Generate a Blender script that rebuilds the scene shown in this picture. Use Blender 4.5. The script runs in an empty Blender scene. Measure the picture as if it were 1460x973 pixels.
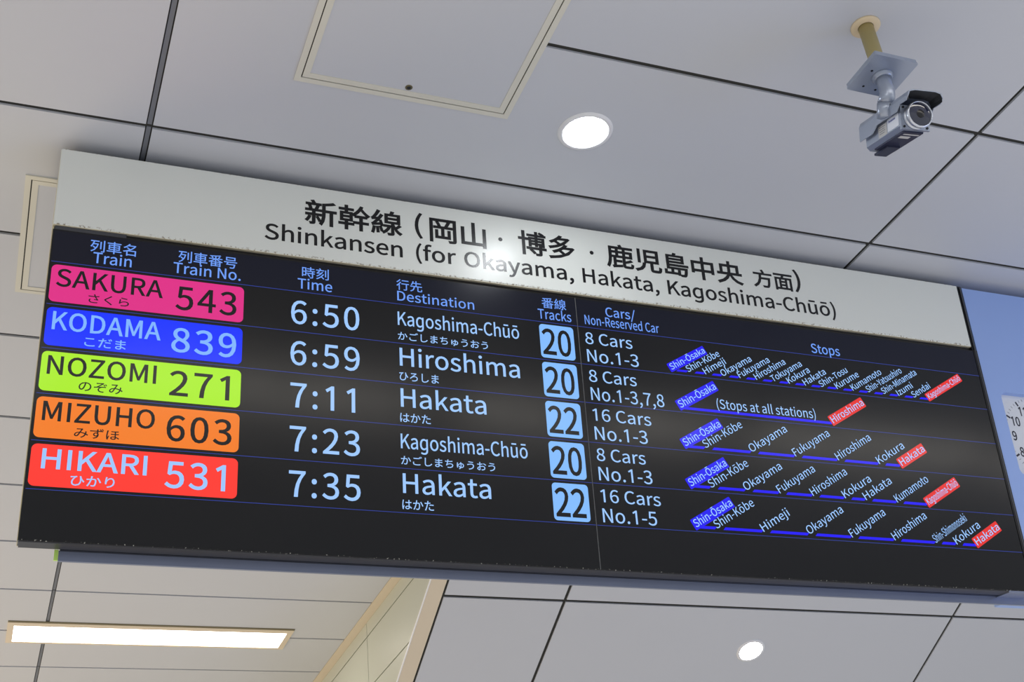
import bpy, math, random
from mathutils import Vector, Matrix, Euler
from mathutils.geometry import tessellate_polygon

C = bpy.context.scene.collection
R = math.radians

# ------------------------------------------------------------------ camera
EYE = Vector((0, 0, 1.6))
cam_d = bpy.data.cameras.new('camera')
cam_d.sensor_width = 36
cam_d.lens = 1816.085 / 1460 * 36
cam_d.clip_start = .05
cam = bpy.data.objects.new('camera', cam_d)
C.objects.link(cam)
right = Vector((0.92987656, -0.35472829, -0.09745468))
up = Vector((-0.10913683, -0.51899943, 0.84777871))
fwd = Vector((0.35131002, 0.77769366, 0.52131933))
mat = Matrix((right, up, -fwd)).transposed().to_4x4()
mat.translation = EYE
cam.matrix_world = mat
sc = bpy.context.scene
sc.camera = cam
sc.view_settings.view_transform = 'Standard'
sc.view_settings.look = 'None'
sc.view_settings.gamma = 1
sc.view_settings.use_curve_mapping = False
sc.view_settings.exposure = 0.0

# ------------------------------------------------------------------ light of the hall
world = bpy.data.worlds.new('hall_ambience')
sc.world = world
world.use_nodes = True
bg = world.node_tree.nodes['Background']
bg.inputs[0].default_value = (0.93, 0.96, 1.0, 1)
bg.inputs[1].default_value = 0.62


def area_light(name, loc, target, sx, sy, power, col):
    l = bpy.data.lights.new(name, 'AREA')
    l.shape = 'RECTANGLE'
    l.size, l.size_y, l.energy, l.color = sx, sy, power, col
    o = bpy.data.objects.new(name, l)
    o.location = loc
    d = Vector(target) - Vector(loc)
    o.rotation_euler = d.to_track_quat('-Z', 'Y').to_euler()
    C.objects.link(o)
    return o


area_light('floor_bounce_light', (1.5, 2.0, .08), (1.5, 2.0, 4), 12, 11, 200, (1.0, 0.98, 0.97))  # added area light in place of light bounced up from the floor
area_light('warm_fill_light', (-4.0, 8.5, 1.2), (-1, 7, 4.1), 5, 5, 240, (1.0, 0.76, 0.46))  # unseen area light, added to warm the far left ceiling
area_light('blue_fill_light', (6.5, -.5, .6), (3.0, 2.9, 3.4), 2.5, 2.0, 44, (0.25, 0.42, 1.0))  # unseen area light, added for the blue cast from the lower right

# ------------------------------------------------------------------ helpers
def s2l(c):
    c /= 255
    return c / 12.92 if c <= .04045 else ((c + .055) / 1.055) ** 2.4


def rgb(r, g, b):
    return (s2l(r), s2l(g), s2l(b), 1)


def material(name, col, rough=.5, metal=0., emit=None, strength=1., spec=.5, vary=0., scale=6., coat=0., mottle=.03):
    m = bpy.data.materials.new(name)
    m.use_nodes = True
    nt = m.node_tree
    b = nt.nodes['Principled BSDF']
    b.inputs['Base Color'].default_value = col
    b.inputs['Roughness'].default_value = rough
    b.inputs['Metallic'].default_value = metal
    b.inputs['Specular IOR Level'].default_value = spec
    b.inputs['Coat Weight'].default_value = coat
    if emit:
        b.inputs['Emission Color'].default_value = emit
        b.inputs['Emission Strength'].default_value = strength
    tc = nt.nodes.new('ShaderNodeTexCoord')
    n = nt.nodes.new('ShaderNodeTexNoise')
    n.inputs['Scale'].default_value = scale
    n.inputs['Detail'].default_value = 5
    nt.links.new(tc.outputs['Object'], n.inputs['Vector'])
    if vary:
        mx = nt.nodes.new('ShaderNodeMix')
        mx.data_type = 'RGBA'
        mx.inputs['A'].default_value = [c * (1 - vary) for c in col[:3]] + [1]
        mx.inputs['B'].default_value = [min(1, c * (1 + vary)) for c in col[:3]] + [1]
        nt.links.new(n.outputs['Fac'], mx.inputs['Factor'])
        nt.links.new(mx.outputs['Result'], b.inputs['Base Color'])
    rr = nt.nodes.new('ShaderNodeMapRange')
    rr.inputs['To Min'].default_value = max(0, rough - mottle)
    rr.inputs['To Max'].default_value = min(1, rough + mottle)
    nt.links.new(n.outputs['Fac'], rr.inputs['Value'])
    nt.links.new(rr.outputs['Result'], b.inputs['Roughness'])
    return m


def edge_dirt(m, base, dirt, bands, scale, thresh=.52, soft=.12):
    """Specks of dirt that gather along edges: bands are (axis, from, full) in object space."""
    nt = m.node_tree
    b = nt.nodes['Principled BSDF']
    tc = nt.nodes.new('ShaderNodeTexCoord')
    sep = nt.nodes.new('ShaderNodeSeparateXYZ')
    nt.links.new(tc.outputs['Object'], sep.inputs[0])
    total = None
    for axis, a, z in bands:
        mr = nt.nodes.new('ShaderNodeMapRange')
        mr.inputs['From Min'].default_value = a
        mr.inputs['From Max'].default_value = z
        nt.links.new(sep.outputs[axis], mr.inputs['Value'])
        if total is None:
            total = mr.outputs['Result']
        else:
            mm = nt.nodes.new('ShaderNodeMath')
            mm.operation = 'MAXIMUM'
            nt.links.new(total, mm.inputs[0])
            nt.links.new(mr.outputs['Result'], mm.inputs[1])
            total = mm.outputs[0]
    n = nt.nodes.new('ShaderNodeTexNoise')
    n.inputs['Scale'].default_value = scale
    n.inputs['Detail'].default_value = 6
    nt.links.new(tc.outputs['Object'], n.inputs['Vector'])
    r = nt.nodes.new('ShaderNodeMapRange')
    r.inputs['From Min'].default_value = thresh
    r.inputs['From Max'].default_value = thresh + soft
    nt.links.new(n.outputs['Fac'], r.inputs['Value'])
    mul = nt.nodes.new('ShaderNodeMath')
    mul.operation = 'MULTIPLY'
    nt.links.new(total, mul.inputs[0])
    nt.links.new(r.outputs['Result'], mul.inputs[1])
    mx = nt.nodes.new('ShaderNodeMix')
    mx.data_type = 'RGBA'
    mx.inputs['A'].default_value = base
    mx.inputs['B'].default_value = dirt
    nt.links.new(mul.outputs[0], mx.inputs['Factor'])
    nt.links.new(mx.outputs['Result'], b.inputs['Base Color'])


class MB:
    """Collects solids and builds ONE mesh object."""
    def __init__(s):
        s.v, s.f, s.smooth = [], [], []

    def add(s, vs, fs, smooth=False):
        k = len(s.v)
        s.v += [tuple(v) for v in vs]
        s.f += [[i + k for i in f] for f in fs]
        s.smooth += [smooth] * len(fs)
        return s

    def box(s, x0, x1, y0, y1, z0, z1):
        vs = [(x, y, z) for z in (z0, z1) for y in (y0, y1) for x in (x0, x1)]
        return s.add(vs, [(0, 2, 3, 1), (4, 5, 7, 6), (0, 1, 5, 4), (2, 6, 7, 3), (0, 4, 6, 2), (1, 3, 7, 5)])

    def bevbox(s, x0, x1, y0, y1, z0, z1, c=.002):
        """box whose front (z1) edges are chamfered"""
        vs = [(x0, y0, z0), (x1, y0, z0), (x1, y1, z0), (x0, y1, z0),
              (x0, y0, z1 - c), (x1, y0, z1 - c), (x1, y1, z1 - c), (x0, y1, z1 - c),
              (x0 + c, y0 + c, z1), (x1 - c, y0 + c, z1), (x1 - c, y1 - c, z1), (x0 + c, y1 - c, z1)]
        fs = [(3, 2, 1, 0), (8, 9, 10, 11)]
        for i in range(4):
            j = (i + 1) % 4
            fs += [(i, j, j + 4, i + 4), (i + 4, j + 4, j + 8, i + 8)]
        return s.add(vs, fs)

    def prism(s, pts, z0, z1):
        n = len(pts)
        vs = [(x, y, z0) for x, y in pts] + [(x, y, z1) for x, y in pts]
        fs = [list(range(n))[::-1], list(range(n, 2 * n))]
        for i in range(n):
            j = (i + 1) % n
            fs.append((i, j, j + n, i + n))
        return s.add(vs, fs)

    def ring(s, outer, inner, z0, z1):
        """frame between two outlines with the same number of points"""
        n = len(outer)
        vs = [(x, y, z) for z in (z0, z1) for o in (outer, inner) for x, y in o]
        fs = []
        for i in range(n):
            j = (i + 1) % n
            fs += [(i, j, n + j, n + i), (2 * n + i, 3 * n + i, 3 * n + j, 2 * n + j),
                   (i, 2 * n + i, 2 * n + j, j), (n + i, n + j, 3 * n + j, 3 * n + i)]
        return s.add(vs, fs)

    def lathe(s, prof, seg=40, cap0=True, cap1=True, M=None):
        vs, fs = [], []
        for r, z in prof:
            for k in range(seg):
                a = 2 * math.pi * k / seg
                vs.append(Vector((r * math.cos(a), r * math.sin(a), z)))
        for i in range(len(prof) - 1):
            for k in range(seg):
                j = (k + 1) % seg
                fs.append((i * seg + k, i * seg + j, (i + 1) * seg + j, (i + 1) * seg + k))
        if M is not None:
            vs = [M @ v for v in vs]
        s.add(vs, fs, True)
        n = len(s.v) - len(vs)
        if cap0:
            s.f.append([n + k for k in range(seg)][::-1]); s.smooth.append(False)
        if cap1:
            s.f.append([n + (len(prof) - 1) * seg + k for k in range(seg)]); s.smooth.append(False)
        return s

    def tube(s, pts, rads, seg=20):
        pts = [Vector(p) for p in pts]
        vs, fs = [], []
        for i, p in enumerate(pts):
            d = (pts[min(i + 1, len(pts) - 1)] - pts[max(i - 1, 0)]).normalized()
            a = d.cross(Vector((0, 1, 0.3))).normalized()
            b = d.cross(a).normalized()
            for k in range(seg):
                t = 2 * math.pi * k / seg
                vs.append(p + (a * math.cos(t) + b * math.sin(t)) * rads[i])
        n = len(pts)
        for i in range(n - 1):
            for k in range(seg):
                j = (k + 1) % seg
                fs.append((i * seg + k, i * seg + j, (i + 1) * seg + j, (i + 1) * seg + k))
        base = len(s.v)
        s.add(vs, fs, True)
        s.f.append([base + k for k in range(seg)][::-1]); s.smooth.append(False)
        s.f.append([base + (n - 1) * seg + k for k in range(seg)]); s.smooth.append(False)
        return s

    def build(s, name, m, parent=None):
        me = bpy.data.meshes.new(name)
        me.from_pydata(s.v, [], s.f)
        me.polygons.foreach_set('use_smooth', s.smooth)
        me.materials.append(m)
        me.update()
        o = bpy.data.objects.new(name, me)
        C.objects.link(o)
        if parent:
            o.parent = parent
        return o


def box(name, m, parent, *a):
    return MB().box(*a).build(name, m, parent)


def thing(name, label, cat, loc=(0, 0, 0), rot=(0, 0, 0), group=None):
    o = bpy.data.objects.new(name, None)
    o.empty_display_size = .05
    o.location = loc
    o.rotation_euler = rot
    C.objects.link(o)
    o['label'] = label
    o['category'] = cat
    if group:
        o['group'] = group
    return o


def structure(name, loc=(0, 0, 0), rot=(0, 0, 0), label=None):
    o = bpy.data.objects.new(name, None)
    o.location = loc
    o.rotation_euler = rot
    C.objects.link(o)
    o['kind'] = 'structure'
    if label:
        o['label'] = label
    return o


def rounded(x0, x1, y0, y1, r, n=5):
    pts = []
    for cx, cy, a0 in ((x1 - r, y1 - r, 0), (x0 + r, y1 - r, 90), (x0 + r, y0 + r, 180), (x1 - r, y0 + r, 270)):
        for k in range(n + 1):
            a = R(a0 + 90 * k / n)
            pts.append((cx + r * math.cos(a), cy + r * math.sin(a)))
    return pts


# ------------------------------------------------------------------ lettering
# Outlines of a humanist sans serif, capital height = 500 units:
# character | advance | closed outline | closed outline ...
GLYPH_TEXT = """(|231|201,540 163,558 121,480 89,397 70,308 63,212 70,116 89,27 121,-56 163,-134 201,-117 163,-41 136,41 120,125 115,212 120,298 136,383 163,464
)|231|110,480 68,558 29,540 67,464 95,383 111,298 117,212 111,125 95,41 67,-41 29,-117 68,-134 110,-56 141,27 161,116 168,212 161,308 141,397
,|190|120,81 98,86 80,83 65,74 55,61 51,42 55,24 65,10 79,2 97,-1 104,-1 99,-30 86,-55 65,-76 36,-93 51,-130 93,-106 124,-73 144,-33 151,13 147,44 137,67
-|237|206,215 31,215 31,167 206,167
.|190|112,83 95,86 77,83 63,73 53,58 50,38 53,19 63,4 77,-5 95,-9 112,-5 127,4 136,19 140,38 136,58 127,73
/|267|257,542 212,542 8,-122 53,-122
0|379|254,493 190,509 125,493 76,445 45,365 34,252 45,137 76,56 125,7 190,-9 254,7 303,56 334,137 345,252 334,365 303,445|151,448 190,460 228,448 259,410 278,346 285,252 278,157 259,92 228,54 190,42 151,54 121,92 101,157 94,252 101,346 121,410
1|379|236,500 190,500 72,424 98,378 174,428 174,0 236,0
2|379|235,498 175,509 130,504 92,489 58,466 27,436 63,400 86,424 110,442 138,454 167,458 208,451 236,430 254,399 259,359 245,292 203,217 132,133 30,37 30,0 344,0 344,54 206,54 144,51 124,49 204,131 266,210 306,287 321,362 310,423 281,469
3|379|236,500 177,509 137,504 100,492 68,473 38,450 72,410 94,430 119,445 146,455 175,458 211,453 237,437 254,412 260,379 253,342 230,311 187,291 121,284 121,236 195,229 243,209 269,177 277,136 270,97 249,68 217,49 175,43 136,48 103,60 76,79 52,100 20,60 48,34 83,12 126,-3 179,-9 242,1 293,29 328,74 340,134 332,181 310,218 276,244 235,261 235,264 271,282 299,308 317,342 323,384 312,437 282,476
4|379|291,500 222,500 14,179 14,138 232,138 232,0 291,0 291,138 357,138 357,188 291,188|233,432 235,432 232,362 232,188 78,188 192,358 203,377 213,395 223,414
5|379|75,500 59,267 92,246 112,258 132,267 152,273 175,275 218,267 251,245 272,209 279,161 271,112 248,75 214,51 173,43 133,48 100,60 73,78 50,98 18,57 47,33 82,12 125,-3 179,-9 240,3 292,36 329,90 342,162 330,234 298,284 250,313 192,322 170,321 151,317 134,310 117,302 130,447 318,447 318,500
6|379|259,505 223,509 153,494 94,447 53,364 38,239 51,130 86,53 139,7 205,-9 261,3 306,36 338,87 349,153 339,222 311,271 268,301 210,310 180,306 150,294 122,276 97,250 108,348 136,412 177,447 226,458 248,455 269,447 289,435 305,420 340,458 318,478 291,495|200,264 240,256 268,234 284,199 290,153 283,107 266,71 239,48 205,40 163,51 131,82 109,132 98,201 124,230 150,250 176,261
7|379|347,500 33,500 33,447 276,447 214,346 172,243 147,131 135,0 200,0 210,134 232,248 275,354 347,462
8|379|250,498 192,508 138,498 95,472 66,432 55,381 61,344 75,313 97,287 123,265 123,263 89,240 60,209 39,171 31,124 43,71 76,29 127,1 191,-9 255,1 304,28 336,69 347,120 340,166 322,202 295,230 263,252 263,255 286,276 307,304 323,338 329,376 320,429 293,471|160,455 192,461 227,454 254,435 271,407 276,372 273,345 263,319 247,295 225,271 182,290 146,313 121,342 112,381 118,414 134,439|128,221 156,243 206,221 248,197 277,165 288,122 281,88 262,61 231,44 192,38 150,44 117,64 95,93 87,130 92,164 106,194
9|379|240,494 173,509 118,497 72,464 41,413 30,347 40,279 68,229 111,200 168,190 199,194 230,206 258,225 283,250 271,153 243,89 204,54 158,43 134,46 112,53 91,65 74,81 40,42 63,22 90,6 122,-5 160,-9 228,6 286,55 327,142 342,271 329,376 294,450|140,452 174,460 217,450 249,420 271,371 282,303 257,272 230,252 204,240 178,236 139,244 111,266 94,301 89,347 95,393 113,429
:|190|112,358 95,362 77,358 63,348 53,333 50,314 53,294 63,279 77,269 95,266 112,269 127,279 136,294 140,314 136,333 127,348|112,83 95,86 77,83 63,73 53,58 50,38 53,19 63,4 77,-5 95,-9 112,-5 127,4 136,19 140,38 136,58 127,73
A|415|3,0 172,500 242,500 412,0 345,0 297,153 115,153 66,0|205,449 207,449 220,406 244,322 258,280 282,203 130,203 155,280 168,322 181,363
C|435|304,504 261,509 173,491 103,440 56,358 40,250 56,141 102,60 171,9 257,-9 303,-4 343,10 379,32 411,63 376,103 351,79 324,61 294,50 260,46 195,61 146,102 115,166 104,252 116,336 148,399 198,440 262,454 292,450 319,441 343,426 364,407 398,447 373,471 342,490
D|469|69,0 69,500 194,500 295,484 369,436 414,358 429,252 414,146 369,67 296,17 196,0|132,449 188,449 266,436 321,398 353,336 364,252 353,167 321,104 266,65 188,52 132,52
F|377|69,0 69,500 357,500 357,447 132,447 132,278 323,278 323,224 132,224 132,0
H|497|132,500 69,500 69,0 132,0 132,236 365,236 365,0 428,0 428,500 365,500 365,291 132,291
I|200|132,500 69,500 69,0 132,0
K|441|132,500 69,500 69,0 132,0 132,158 218,261 368,0 438,0 257,310 414,500 342,500 133,249 132,249
M|554|69,0 69,500 145,500 240,233 258,181 267,154 276,128 279,128 288,154 297,181 305,207 314,233 409,500 485,500 485,0 426,0 426,277 427,312 429,350 432,389 435,424 432,424 392,310 297,50 255,50 160,310 120,424 117,424 120,389 123,350 125,312 126,277 126,0
N|493|69,0 69,500 133,500 316,185 370,82 373,82 370,120 367,160 365,201 364,240 364,500 424,500 424,0 359,0 177,316 123,419 121,419 123,381 126,341 128,263 128,0
O|506|339,491 253,509 167,491 99,440 55,360 40,252 55,143 99,61 167,9 253,-9 339,9 407,61 451,143 467,252 451,360 407,440|192,440 253,454 314,440 361,399 391,336 402,252 391,167 361,102 314,61 253,46 192,61 145,102 115,167 104,252 115,336 145,399
P|432|69,0 69,500 211,500 288,492 347,468 385,422 398,353 385,285 347,237 289,208 214,199 132,199 132,0|132,449 203,449 261,444 302,428 327,399 336,353 328,307 304,275 263,256 206,250 132,250
R|433|69,500 69,0 132,0 132,212 222,212 343,0 414,0 287,219 333,237 369,266 392,307 400,360 387,426 351,469 295,493 225,500|132,449 216,449 268,444 306,429 329,402 337,360 329,317 306,287 268,269 216,263 132,263
S|407|257,504 214,509 151,499 101,472 68,430 56,377 65,328 89,292 122,266 158,248 229,217 262,201 289,184 307,160 313,128 306,94 285,69 252,52 208,46 170,51 133,63 99,83 70,108 33,65 68,34 110,11 156,-4 207,-9 278,2 331,32 365,77 377,133 369,182 347,218 315,246 274,267 203,297 174,311 147,327 128,350 120,381 127,411 146,434 175,449 214,454 247,450 276,441 303,427 327,407 360,447 331,472 296,492
T|409|387,500 21,500 21,447 173,447 173,0 236,0 236,447 387,447
U|492|130,500 67,500 67,206 80,105 118,38 175,2 246,-9 317,2 374,38 412,105 426,206 426,500 365,500 365,205 356,129 330,80 293,54 246,46 200,54 163,80 139,129 130,205
V|392|67,500 1,500 160,0 233,0 392,500 328,500 248,229 236,187 224,147 212,106 199,64 196,64 184,106 172,147 160,187 148,229
W|599|83,500 18,500 123,0 198,0 273,302 279,331 286,359 298,415 301,415 319,331 325,302 401,0 477,0 580,500 520,500 467,228 460,187 453,147 439,65 435,65 417,147 409,188 400,228 330,500 272,500 203,228 194,187 185,147 176,106 168,65 165,65 158,106 150,147 143,187 135,228
Y|362|66,500 -1,500 149,194 149,0 212,0 212,194 363,500 297,500 233,359 221,331 209,304 196,277 183,249 180,249 167,277 143,331 131,359
Z|411|376,500 58,500 58,447 298,447 34,38 34,0 379,0 379,54 112,54 376,462
a|384|260,369 201,380 158,375 119,364 84,348 56,332 80,289 104,303 130,316 160,325 191,328 229,320 252,299 264,269 267,235 165,217 95,189 54,149 40,96 48,52 71,19 105,-2 148,-9 181,-5 213,7 243,24 271,44 273,44 278,0 329,0 329,228 322,290 299,338|189,179 267,193 267,90 241,69 216,54 192,45 166,42 140,45 119,55 105,73 100,100 109,133 137,159
b|422|126,543 63,543 63,0 113,0 118,38 121,38 146,18 172,4 199,-6 226,-9 287,5 338,43 374,106 387,191 377,269 349,328 303,367 239,380 208,376 178,365 150,348 123,328 126,394|224,327 269,318 299,290 317,247 322,190 314,129 292,83 258,54 216,44 196,46 173,52 150,64 126,82 126,277 151,299 176,314 200,324
c|348|247,376 214,380 145,367 89,329 50,267 35,185 49,103 85,42 140,4 209,-9 241,-6 273,4 302,18 329,38 302,80 283,65 262,54 239,46 214,43 168,53 131,82 108,127 100,185 108,243 133,288 170,317 216,327 237,325 256,319 274,308 290,295 321,336 300,353 276,367
d|423|360,543 297,543 297,400 301,337 277,355 253,368 227,377 196,380 136,366 85,327 49,266 36,185 47,103 78,42 126,4 189,-9 221,-5 251,7 278,23 302,44 304,44 309,0 360,0|207,327 230,325 252,318 275,306 297,289 297,94 274,72 251,56 227,47 203,44 159,53 127,81 107,126 100,186 109,243 132,288 166,317
e|378|264,368 201,380 140,366 87,328 49,266 35,185 49,103 87,42 143,4 213,-9 248,-6 280,2 309,14 334,29 312,70 291,58 269,49 245,43 220,41 171,50 133,76 108,117 97,171 347,171 348,178 348,187 349,196 349,206 339,278 311,333|203,330 241,323 270,301 288,265 295,215 96,215 109,264 133,300 165,322
f|222|198,551 181,552 133,543 99,519 79,480 73,430 73,370 23,367 23,320 73,320 73,0 135,0 135,320 214,320 214,370 135,370 135,429 138,461 148,483 164,497 188,502 198,501 208,499 219,496 229,492 243,540 229,545 214,549
g|423|360,370 309,370 304,334 277,355 253,368 227,377 196,380 136,366 85,327 49,266 36,185 47,103 78,42 126,4 189,-9 221,-5 251,7 278,23 300,42 297,8 297,-25 290,-62 270,-92 236,-108 190,-112 140,-105 95,-86 76,-132 125,-152 190,-162 262,-155 315,-128 348,-86 360,-28|207,327 230,325 252,318 275,306 297,289 297,94 274,72 251,56 227,47 203,44 159,53 127,81 107,126 100,186 109,243 132,288 166,317
h|414|126,543 63,543 63,0 126,0 126,269 151,293 175,311 200,322 226,325 258,320 280,302 293,271 297,226 297,0 359,0 359,235 352,297 331,343 296,370 246,380 210,375 178,362 149,342 123,318 126,394
i|188|126,370 63,370 63,0 126,0|111,526 94,529 77,526 64,517 56,505 53,488 56,471 64,458 77,450 94,447 111,450 124,458 133,471 136,488 133,505 124,517
j|188|126,370 63,370 63,-42 61,-73 54,-96 40,-110 18,-115 8,-115 -10,-111 -18,-108 -30,-156 -19,-159 -6,-162 8,-164 24,-165 71,-157 102,-132 120,-93 126,-42|111,526 94,529 77,526 64,517 56,505 53,488 56,471 64,458 77,450 94,447 111,450 124,458 133,471 136,488 133,505 124,517
k|377|124,543 63,543 63,0 124,0 124,98 194,179 302,0 370,0 230,221 353,370 284,370 127,175 124,175
l|194|126,543 63,543 63,74 66,39 78,13 98,-3 128,-9 149,-7 164,-3 156,44 151,44 136,44 130,49 127,57 126,70
m|632|275,375 237,380 205,375 175,362 147,341 121,317 120,317 114,370 63,370 63,0 126,0 126,269 150,294 174,311 197,322 218,325 249,320 270,302 283,271 287,226 287,0 349,0 349,269 374,294 398,311 421,322 443,325 473,320 495,302 507,271 512,226 512,0 574,0 574,235 567,297 546,343 511,370 462,380 429,375 398,360 368,338 339,309 325,339 304,361
n|416|296,370 246,380 210,375 178,362 148,341 121,317 120,317 114,370 63,370 63,0 126,0 126,269 151,293 175,311 200,322 226,325 258,320 280,302 293,271 297,226 297,0 359,0 359,235 352,297 331,343
o|413|272,367 207,380 142,367 87,329 49,267 35,185 49,103 87,42 142,4 207,-9 272,4 326,42 364,103 378,185 364,267 326,329|163,317 207,327 251,317 285,288 307,243 314,185 307,127 285,82 251,53 207,43 163,53 129,82 107,127 100,185 107,243 129,288
p|423|303,367 239,380 208,376 177,364 148,347 121,327 120,327 114,370 63,370 63,-156 126,-156 126,-31 123,34 149,16 175,2 200,-6 226,-9 287,5 338,43 374,106 387,191 377,269 349,328|224,327 269,318 299,290 317,247 322,190 314,129 292,83 258,54 216,44 196,46 174,52 150,64 126,82 126,277 152,299 176,314 200,324
r|265|238,380 226,380 196,375 168,359 143,335 121,303 120,303 114,370 63,370 63,0 126,0 126,238 146,278 170,305 194,319 218,324 229,324 238,322 246,321 254,318 266,372 257,376
s|319|203,377 170,380 116,372 76,349 51,316 42,275 52,234 77,205 111,184 150,168 181,156 208,141 227,122 235,98 230,75 217,57 194,44 162,40 130,43 102,52 77,66 52,84 22,42 51,22 84,6 121,-5 160,-9 217,0 260,24 285,58 294,101 284,145 258,176 222,197 181,214 151,225 126,238 108,255 102,278 106,298 118,316 140,327 171,332 194,329 215,322 235,312 254,299 284,338 261,354 234,367
t|257|136,475 84,475 77,370 18,367 18,320 74,320 74,115 79,64 97,25 129,0 179,-9 196,-8 214,-5 248,5 235,52 225,48 204,42 193,42 166,46 148,60 139,82 136,113 136,320 237,320 237,370 136,370
u|414|120,370 57,370 57,136 64,73 85,28 120,0 171,-9 207,-4 238,9 267,31 293,58 295,58 300,0 352,0 352,370 290,370 290,108 265,80 241,60 216,49 190,45 158,51 136,68 124,99 120,143
v|355|74,370 9,370 143,0 216,0 347,370 285,370 215,160 206,132 198,105 189,77 181,50 177,50 169,77 161,105 152,132 143,160
y|355|74,370 9,370 158,-1 149,-29 136,-60 117,-86 95,-102 66,-108 58,-108 38,-102 25,-152 45,-158 69,-160 118,-150 156,-123 185,-82 207,-31 347,370 286,370 219,165 212,139 204,113 196,86 189,60 186,60 176,87 167,113 158,140 149,165
z|324|298,370 45,370 45,320 219,320 24,33 24,0 304,0 304,50 102,50 298,337
Ō|506|339,491 253,509 167,491 99,440 55,360 40,252 55,143 99,61 167,9 253,-9 339,9 407,61 451,143 467,252 451,360 407,440|192,440 253,454 314,440 361,399 391,336 402,252 391,167 361,102 314,61 253,46 192,61 145,102 115,167 104,252 115,336 145,399|355,604 151,604 151,561 355,561
ō|413|272,367 207,380 142,367 87,329 49,267 35,185 49,103 87,42 142,4 207,-9 272,4 326,42 364,103 378,185 364,267 326,329|163,317 207,327 251,317 285,288 307,243 314,185 307,127 285,82 251,53 207,43 163,53 129,82 107,127 100,185 107,243 129,288|308,502 106,502 106,458 308,458
ū|414|120,370 57,370 57,136 64,73 85,28 120,0 171,-9 207,-4 238,9 267,31 293,58 295,58 300,0 352,0 352,370 290,370 290,108 265,80 241,60 216,49 190,45 158,51 136,68 124,99 120,143|308,502 106,502 106,458 308,458
 |153|"""
GLYPHS = {}
for line in GLYPH_TEXT.split('\n'):
    ch, rest = line[0], line[2:].split('|')
    GLYPHS[ch] = (int(rest[0]), [[tuple(map(int, p.split(','))) for p in o.split()] for o in rest[1:] if o])


def area2(l):
    return sum(l[i - 1][0] * l[i][1] - l[i][0] * l[i - 1][1] for i in range(len(l)))


def inside(p, l):
    x, y = p
    c = False
    for i in range(len(l)):
        (x0, y0), (x1, y1) = l[i - 1], l[i]
        if (y0 > y) != (y1 > y) and x < (x1 - x0) * (y - y0) / (y1 - y0) + x0:
            c = not c
    return c


_cache = {}


def glyph(ch):
    if ch in _cache:
        return _cache[ch]
    adv, loops = GLYPHS[ch]
    V, T = [], []
    outer = [l for l in loops if sum(inside(l[0], m) for m in loops if m is not l) % 2 == 0]
    for o in outer:
        holes = [l for l in loops if l not in outer and inside(l[0], o)]
        g = [[Vector((x, y, 0)) for x, y in l] for l in [o] + holes]
        k = len(V)
        tris = tessellate_polygon(g)
        for l in g:
            V += [(p.x / 500, p.y / 500) for p in l]
        T += [tuple(i + k for i in t) for t in tris]
    _cache[ch] = (adv / 500, V, T)
    return _cache[ch]


def latin(s, track=0):
    """flat mesh of a string, capital height 1, baseline 0"""
    V, T, x = [], [], 0
    for ch in s:
        a, v, t = glyph(ch)
        k = len(V)
        V += [(px + x, py) for px, py in v]
        T += [tuple(i + k for i in q) for q in t]
        x += a + track
    return V, T


def japanese(s):
    c = bpy.data.curves.new('tmp', 'FONT')
    c.body = s
    c.resolution_u = 3
    o = bpy.data.objects.new('tmp', c)
    C.objects.link(o)
    dg = bpy.context.evaluated_depsgraph_get()
    dg.update()
    me = bpy.data.meshes.new_from_object(o.evaluated_get(dg))
    V = [(v.co.x, v.co.y) for v in me.vertices]
    T = []
    for p in me.polygons:
        q = list(p.vertices)
        T += [(q[0], q[i], q[i + 1]) for i in range(1, len(q) - 1)]
    bpy.data.objects.remove(o)
    bpy.data.meshes.remove(me)
    bpy.data.curves.remove(c)
    return V, T


def bolder(V, T, d):
    """thicken strokes by d on every side"""
    if d <= 0:
        return V, T
    cnt = {}
    for t in T:
        for i in range(3):
            a, b = t[i], t[(i + 1) % 3]
            cnt.setdefault((min(a, b), max(a, b)), []).append((a, b, t[(i + 2) % 3]))
    nor, edges = {}, []
    for k, l in cnt.items():
        if len(l) != 1:
            continue
        a, b, c = l[0]
        ax, ay = V[a]
        bx, by = V[b]
        nx, ny = by - ay, ax - bx
        L = math.hypot(nx, ny)
        if L < 1e-9:
            continue
        nx, ny = nx / L, ny / L
        if (V[c][0] - ax) * nx + (V[c][1] - ay) * ny > 0:
            nx, ny = -nx, -ny
        edges.append((a, b))
        for v in (a, b):
            nor.setdefault(v, []).append((nx, ny))
    V, T = list(V), list(T)
    out = {}
    for v, ns in nor.items():
        sx, sy = sum(n[0] for n in ns), sum(n[1] for n in ns)
        L = math.hypot(sx, sy)
        if L < 1e-6:
            sx, sy = ns[0]
            L = 1
        sx, sy = sx / L, sy / L
        dot = max(.6, sx * ns[0][0] + sy * ns[0][1])
        out[v] = len(V)
        V.append((V[v][0] + sx / dot * d, V[v][1] + sy / dot * d))
    for a, b in edges:
        T += [(a, b, out[b]), (a, out[b], out[a])]
    return V, T


_ink = {}


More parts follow.
